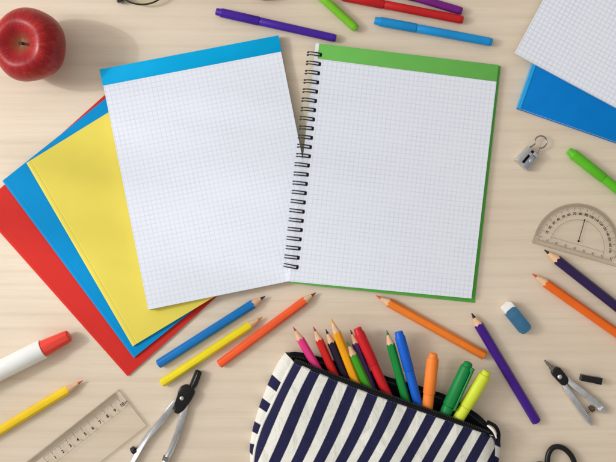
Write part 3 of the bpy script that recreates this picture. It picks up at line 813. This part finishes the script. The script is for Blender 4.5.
# ------------------------------------------------------------------ striped pencil case
o = W(372, 440, 0); o.z = 0
case = thing('pencil_case', o, 'navy and cream striped canvas pencil case lying open, full of pens', 'pencil case')
CANVAS = striped_canvas()
def interp(pts, t):
    # polyline by normalised arc length, smoothed
    ls = [0]
    for p, r in zip(pts, pts[1:]): ls.append(ls[-1] + math.dist(p, r))
    d = t * ls[-1]
    for i in range(len(pts) - 1):
        if d <= ls[i + 1] or i == len(pts) - 2:
            s = (d - ls[i]) / (ls[i + 1] - ls[i]); s = max(0, min(1, s))
            p0 = pts[max(i - 1, 0)]; p1 = pts[i]; p2 = pts[i + 1]; p3 = pts[min(i + 2, len(pts) - 1)]
            return tuple(.5 * ((2 * p1[k]) + (-p0[k] + p2[k]) * s + (2 * p0[k] - 5 * p1[k] + 4 * p2[k] - p3[k]) * s * s + (-p0[k] + 3 * p1[k] - 3 * p2[k] + p3[k]) * s ** 3) for k in range(len(p1)))
TOP = [(293.5, 361.5), (330, 377), (362, 389.5), (407, 406), (450, 421), (489, 434.5)]
BOT = [(253, 522), (320, 530), (380, 533), (440, 530), (490, 522)]
LEFT = [(293.5, 361.5), (283.5, 381), (272, 405), (260, 432), (253.5, 462), (253, 522)]
RIGHT = [(489, 434.5), (494.5, 441), (495, 456), (494, 480), (490, 522)]
NU, NV = 72, 56
def zfront(u, v):
    rim = .0255 - .004 * (2 * u - 1) ** 4
    bul = .0125 * (max(0, math.sin(PI * min(1, max(0, u)))) ** .6) * math.sin(PI * min(1, v * .85 + .02)) ** .8
    wr = .0016 * math.sin(7 * u + 9 * v) * math.sin(PI * v) + .0014 * math.sin(17 * u - 6 * v + 1) * v * (1 - v) * 3 + .0008 * math.sin(31 * u + 11 * v) * v
    edge = .0035 * math.exp(-(u / .03) ** 2) + .0035 * math.exp(-((1 - u) / .03) ** 2)
    drop = .012 * max(0, v - .7) ** 2 / .09
    return rim + bul + wr - edge - drop
def stripe(x, y): return (x + .5 * y - 487.0 + 2.3 * math.sin(y * .043 + x * .015 - .6)) / 22.3
def build_grid(fn, nu, nv, name, mats, uvf=None, thick=0.0, parent=case):
    b = bmesh.new(); uvl = b.loops.layers.uv.new('UVMap'); V = []; UVd = {}
    for i in range(nu + 1):
        row = []
        for j in range(nv + 1):
            p, uv = fn(i / nu, j / nv); vt = b.verts.new(p); UVd[vt] = uv; row.append(vt)
        V.append(row)
    for i in range(nu):
        for j in range(nv):
            f = b.faces.new((V[i][j], V[i][j + 1], V[i + 1][j + 1], V[i + 1][j]))
            for l in f.loops: l[uvl].uv = UVd[l.vert]
    ob = obj(name, b, mats, parent, sharp=75)
    if thick:
        md = ob.modifiers.new('cloth_thickness', 'SOLIDIFY'); md.thickness = thick; md.offset = -1
    return ob
def fp(u, v):
    t_, b_ = interp(TOP, u), interp(BOT, u); l_, r_ = interp(LEFT, v), interp(RIGHT, v)
    c00, c10, c01, c11 = TOP[0], TOP[-1], BOT[0], BOT[-1]
    return [(1 - v) * t_[k] + v * b_[k] + (1 - u) * l_[k] + u * r_[k] - ((1 - u) * (1 - v) * c00[k] + u * (1 - v) * c10[k] + (1 - u) * v * c01[k] + u * v * c11[k]) for k in (0, 1)]
def front(u, v):
    x, y = fp(u, v); return W(x, y, zfront(u, v)) - o, (stripe(x, y), v)
build_grid(front, NU, NV, 'front_panel', CANVAS, thick=.0012)
# gussets: from the panel edge round and down to the table
OUTL = [(285, 352.5), (277, 364), (267, 386), (258, 410), (251.5, 434), (249.8, 448), (250, 462), (250, 522)]
def gus_left(u, v):
    a_ = fp(0, v); za = zfront(0, v); ox, oy = interp(OUTL, v)
    th = u * PI
    k = math.sin(min(th, PI / 2)) if u < .5 else 1 - .25 * (u - .5)
    x = a_[0] + (ox - a_[0]) * k; y = a_[1] + (oy - a_[1]) * k
    z = za * (.5 + .5 * math.cos(th)) * .97 + .0008
    s = v * 7.4 - .62 + .06 * math.sin(v * 40)
    if v < .1: s = min(.12, max(s, .1)) if v < .085 else max(s, .02)
    return W(x, y, z) - o, (s, u)
g = build_grid(gus_left, 16, 70, 'gusset', CANVAS)
OUTR = [(497.5, 436), (500.5, 444), (499, 458), (497, 480), (494, 522)]
def gus_right(u, v):
    a_ = fp(1, v); za = zfront(1, v); ox, oy = interp(OUTR, v)
    th = u * PI; k = math.sin(min(th, PI / 2)) if u < .5 else 1 - .3 * (u - .5)
    return W(a_[0] + (ox - a_[0]) * k, a_[1] + (oy - a_[1]) * k, za * (.5 + .5 * math.cos(th)) * .97 + .0008) - o, (v * 4.2 - 1.62 + .98, u)
build_grid(gus_right, 14, 50, 'gusset', CANVAS)
def gus_bot(u, v):
    a_ = fp(u, 1); za = zfront(u, 1); th = v * PI; k = math.sin(min(th, PI / 2))
    return W(a_[0], a_[1] + 6 * k, za * (.5 + .5 * math.cos(th)) + .0008) - o, (stripe(*a_), v)
build_grid(gus_bot, NU, 10, 'gusset', CANVAS)
# piping seam on the left edge of the panel
q = bmesh.new(); tube(q, [W(*fp(0, j / 60), zfront(0, j / 60) - .0004) - o for j in range(61)], .0019, 10)
obj('seam_piping', q, plastic('cream_piping', (230, 228, 218), .9, bump=.4, bscale=900, spec=.15), case, sharp=80)
# back rim and lining
BACK = [(285, 352.5), (300, 352.8), (330, 360), (362, 368.5), (383, 375.5), (423, 387.5), (447, 396), (470, 409), (485, 421), (497.5, 436)]
def zback(u): return .0085 + .009 * (2 * u - 1) ** 8 + .002 * (2 * u - 1) ** 2
def lining(u, v):
    u = .03 + .97 * u
    bk = interp(BACK, u); fr = interp(TOP, u)
    x = bk[0] + (fr[0] - bk[0]) * v * 2.6; y = bk[1] + (fr[1] + 12 - bk[1]) * v * 2.6
    z = zback(u) * (1 - v) ** 2 + .0022
    return W(x, y, z) - o, (u, v)
build_grid(lining, 60, 20, 'lining', LINING_AND_SHADE)
def backout(u, v):
    bk = interp(BACK, u); z = zback(u) * (1 - v) + .0008
    return W(bk[0], bk[1] + 4.0 * v * v - 1.2 * math.sin(PI * v), z) - o, (u * 11, v)
build_grid(backout, 60, 8, 'back_panel', CANVAS)
# zip tapes with teeth
def tape_front(u, v):
    x, y = interp(TOP, u); n = Vector((.35, -.94))
    d = (v - .12) * 5.2 * (1 - .55 * abs(2 * u - 1) ** 4)
    return W(x + n.x * d, y + n.y * d, zfront(u, 0) + .0013 - .0035 * max(0, v - .3) ** 1.5) - o, (u, v)
build_grid(tape_front, 80, 6, 'zip_tape', BLACKCLOTH, thick=.0008)
def tape_back(u, v):
    u = .03 + .97 * u
    x, y = interp(BACK, u); n = Vector((-.35, .94)); d = (v - .08) * 4.8
    return W(x + n.x * d, y + n.y * d, zback(u) + .0020 - .0022 * v) - o, (u, v)
build_grid(tape_back, 80, 5, 'zip_tape', BLACKCLOTH, thick=.0008)
TEETH = plastic('black_zip_teeth', (34, 34, 38), .35)
for nm, curve, n, d, zf in (('f', TOP, Vector((.35, -.94)), 4.4, lambda u: zfront(u, 0) + .0006), ('b', BACK, Vector((-.35, .94)), 4.5, lambda u: zback(u) + .0006)):
    q = bmesh.new()
    for k in range(1, 120):
        u = k / 120
        if nm == 'b': u = .035 + .965 * u
        x, y = interp(curve, u); dd = d * (1 - .55 * abs(2 * u - 1) ** 4) if nm == 'f' else d
        p = W(x + n.x * dd, y + n.y * dd, zf(u)) - o
        c_, s_ = math.cos(-.36), math.sin(-.36)
        pts = [(p.x + ax * c_ - ay * s_, p.y + ax * s_ + ay * c_) for ax, ay in ((-.00045, -.0010), (.00045, -.0010), (.00045, .0010), (-.00045, .0010))]
        prism(q, pts, p.z - .0003, p.z + .0009)
    obj('zip_teeth', q, TEETH, case, smooth=False)
# stitch line along the zip edge of the panel
q = bmesh.new()
for k in range(2, 78):
    u0, u1 = k / 80 + .002, k / 80 + .0095
    pts = []
    for uu in (u0, u1):
        x, y = fp(uu, .019); pts.append(W(x, y, zfront(uu, .019) + .0005) - o)
    tube(q, pts, .00016, 5)
obj('stitching', q, plastic('pale_thread', (128, 130, 150), .8), case)
# tab and cord at the right end of the zip
q = bmesh.new(); TB = [(487.2, 425.5, .022), (491.2, 428.3, .0238), (494.6, 432.5, .0245), (496.4, 438.5, .0235)]; tube(q, [W(*interp(TB, k / 20)) - o for k in range(21)], .002, 12, rr=[.0005 + .0011 * math.sin(PI * min(1, .1 + k / 20 * .9)) for k in range(21)]); obj('zip_end_tab', q, plastic('white_webbing', (228, 226, 220), .85, bump=.3), case, sharp=80)
q = bmesh.new(); CD = [(487, 421.5, .016), (495, 426, .018), (498.6, 433, .019), (498.4, 442, .018)]; tube(q, [W(*interp(CD, k / 20)) - o for k in range(21)], .0019, 12); obj('zip_end_cord', q, BLACKCLOTH, case, sharp=80)

# ------------------------------------------------------------------ pens standing out of the case
IN = 'pens and pencils sticking out of the case'
def inside(tip, ent, rgb, label, lead, w=8.4, zt=.017, ze=.0155, cone=15):
    zt += .0015; ze += .001
    d = Vector(ent) - Vector(tip); L_ = d.length; d /= L_
    e = Vector(ent) + d * 62
    zz = ze + (ze - zt) * 62 / L_
    pencil(tip, tuple(e), rgb, label, lead, w=w, ztip=zt, zend=max(.007, zz), group=IN, cone=cone, zc=.01)
inside((293, 326.5), (313, 361), (226, 58, 132), 'pink pencil sticking out at the left end of the case', (188, 40, 84), zt=.016, w=8)
inside((313.3, 326.5), (331, 367), (206, 36, 34), 'red pencil sticking out of the case right of the pink one', (176, 40, 52), zt=.017, w=8)
inside((325.7, 329), (345, 375), (34, 28, 48), 'black pencil sticking out of the case behind the yellow orange one', (24, 22, 28), zt=.015, ze=.013, w=8.4)
inside((331, 318), (355, 380), (242, 164, 24), 'yellow orange pencil, longest one sticking out of the case', (226, 168, 40), zt=.022, ze=.018, w=8.4, cone=16)
inside((347, 341.5), (366, 384), (66, 158, 36), 'short leaf green pencil low in the case beside the yellow orange one', (40, 140, 50), zt=.020, ze=.018, w=8.6)
inside((350.3, 329.5), (373, 389), (74, 44, 104), 'purple pencil sticking out of the case half behind the red felt pen', (34, 30, 50), zt=.014, ze=.0125, w=7.6)
inside((386.6, 330), (404, 393), (22, 136, 58), 'dark green pencil sticking out of the case left of the blue felt pen', (16, 116, 60), zt=.018, ze=.016, w=8.4)
def inside_pen(cap, joint, ent, rgb, label, w, zt=.018, ze=.016, **k):
    d = Vector(ent) - Vector(cap); L_ = d.length; d /= L_
    e = Vector(ent) + d * 55
    return felt_pen(cap, joint, tuple(e), rgb, label, w, group=IN, z0=zt, z1=max(.009, ze + (ze - zt) * 55 / L_), **k)
inside_pen((357, 328), (373.5, 364), (387, 394), (204, 30, 38), 'red felt pen sticking out of the middle of the case', 9.6, .019, .017)
inside_pen((398.5, 331.5), (409, 370), (417, 400), (18, 96, 206), 'royal blue felt pen sticking out of the case', 9.8, .019, .0165)
inside_pen((433.5, 353), (429, 393), (427, 411), (246, 134, 52), 'orange highlighter sticking straight up out of the case', 11.4, .024, .0175, cat='highlighter', round_cap=True)
inside_pen((469, 362), (449, 405), (444, 416), (16, 128, 62), 'dark green highlighter with a clip sticking out of the case', 12, .026, .018, cat='highlighter', round_cap=True, clip=-.9)
inside_pen((487.5, 371), (466, 406), (458, 419), (210, 224, 60), 'neon yellow highlighter rightmost in the case', 12, .026, .018, cat='highlighter', round_cap=True)

# ------------------------------------------------------------------ camera
cam = bpy.data.cameras.new('camera'); co = link(bpy.data.objects.new('camera', cam))
co.location = (0, 0, D); co.rotation_euler = (0, 0, 0)
cam.sensor_width = 36; cam.lens = 36 * D / (616 * S); cam.clip_end = 50; cam.clip_start = .01
scene.camera = co

# ------------------------------------------------------------------ light: a low window lamp at the left
ld = bpy.data.lights.new('window_light', 'SPOT'); lo = link(bpy.data.objects.new('window_light', ld))
KEYDIR = Vector((-.80, .12, .585)).normalized()
lo.location = KEYDIR * 2.3
lo.rotation_euler = (-lo.location).to_track_quat('-Z', 'Y').to_euler()
ld.energy = 62; ld.shadow_soft_size = .24; ld.spot_size = math.radians(60); ld.spot_blend = 1.0; ld.color = (.96, .985, 1.0)
# low sun coming through the slats of a window: soft streaks across the left of the table
ls = bpy.data.lights.new('window_streaks', 'SPOT'); so = link(bpy.data.objects.new('window_streaks', ls))
so.location = KEYDIR * 3.2
so.rotation_euler = (Vector((-.31, .07, 0)) - so.location).to_track_quat('-Z', 'Y').to_euler()
ls.energy = 180; ls.shadow_soft_size = .03; ls.spot_size = math.radians(11.5); ls.spot_blend = 1.0; ls.color = (.98, .99, 1.0)
ls.use_nodes = True
nt = ls.node_tree; N = nt.nodes; L = nt.links
em = N.get('Emission')
tc = N.new('ShaderNodeTexCoord'); sp = N.new('ShaderNodeSeparateXYZ'); L.new(tc.outputs['UV'], sp.inputs['Vector'])
lat, ele = sp.outputs['X'], sp.outputs['Y']
nz = N.new('ShaderNodeTexNoise'); nz.noise_dimensions = '2D'; nz.inputs['Scale'].default_value = 1.0; nz.inputs['Detail'].default_value = 1.0
cb = N.new('ShaderNodeCombineXYZ'); L.new(math_node(nt, 'MULTIPLY', lat, 38.0), cb.inputs['X']); L.new(math_node(nt, 'MULTIPLY', ele, 3.0), cb.inputs['Y'])
L.new(cb.outputs['Vector'], nz.inputs['Vector'])
mr = N.new('ShaderNodeMapRange'); mr.inputs['From Min'].default_value = .40; mr.inputs['From Max'].default_value = .58; mr.interpolation_type = 'SMOOTHSTEP'
mr.inputs['To Min'].default_value = .0; mr.inputs['To Max'].default_value = 1.0
L.new(nz.outputs['Fac'], mr.inputs['Value']); L.new(mr.outputs['Result'], em.inputs['Strength'])

w = bpy.data.worlds.new('World'); scene.world = w; w.use_nodes = True
nt = w.node_tree; N = nt.nodes; L = nt.links; bg = N['Background']
tc = N.new('ShaderNodeTexCoord'); sp = N.new('ShaderNodeSeparateXYZ'); L.new(tc.outputs['Generated'], sp.inputs['Vector'])
mr = N.new('ShaderNodeMapRange'); mr.inputs['From Min'].default_value = -1; mr.inputs['From Max'].default_value = 1
mr.inputs['To Min'].default_value = .79; mr.inputs['To Max'].default_value = .315
L.new(math_node(nt, 'MULTIPLY_ADD', sp.outputs['Y'], -.35, sp.outputs['X']), mr.inputs['Value'])
bg.inputs['Color'].default_value = (1.0, .962, .905, 1); # the bright window on the left
wd = N.new('ShaderNodeVectorMath'); wd.operation = 'DOT_PRODUCT'; L.new(tc.outputs['Generated'], wd.inputs[0]); wd.inputs[1].default_value = KEYDIR
wr = N.new('ShaderNodeMapRange'); wr.interpolation_type = 'SMOOTHSTEP'; wr.inputs['From Min'].default_value = .88; wr.inputs['From Max'].default_value = .97
wr.inputs['To Min'].default_value = 0; wr.inputs['To Max'].default_value = 2.4
L.new(wd.outputs['Value'], wr.inputs['Value'])
L.new(math_node(nt, 'ADD', mr.outputs['Result'], wr.outputs['Result']), bg.inputs['Strength'])

scene.render.engine = 'CYCLES'
vs = scene.view_settings; vs.view_transform = 'Standard'; vs.look = 'None'; vs.exposure = 0; vs.gamma = 1
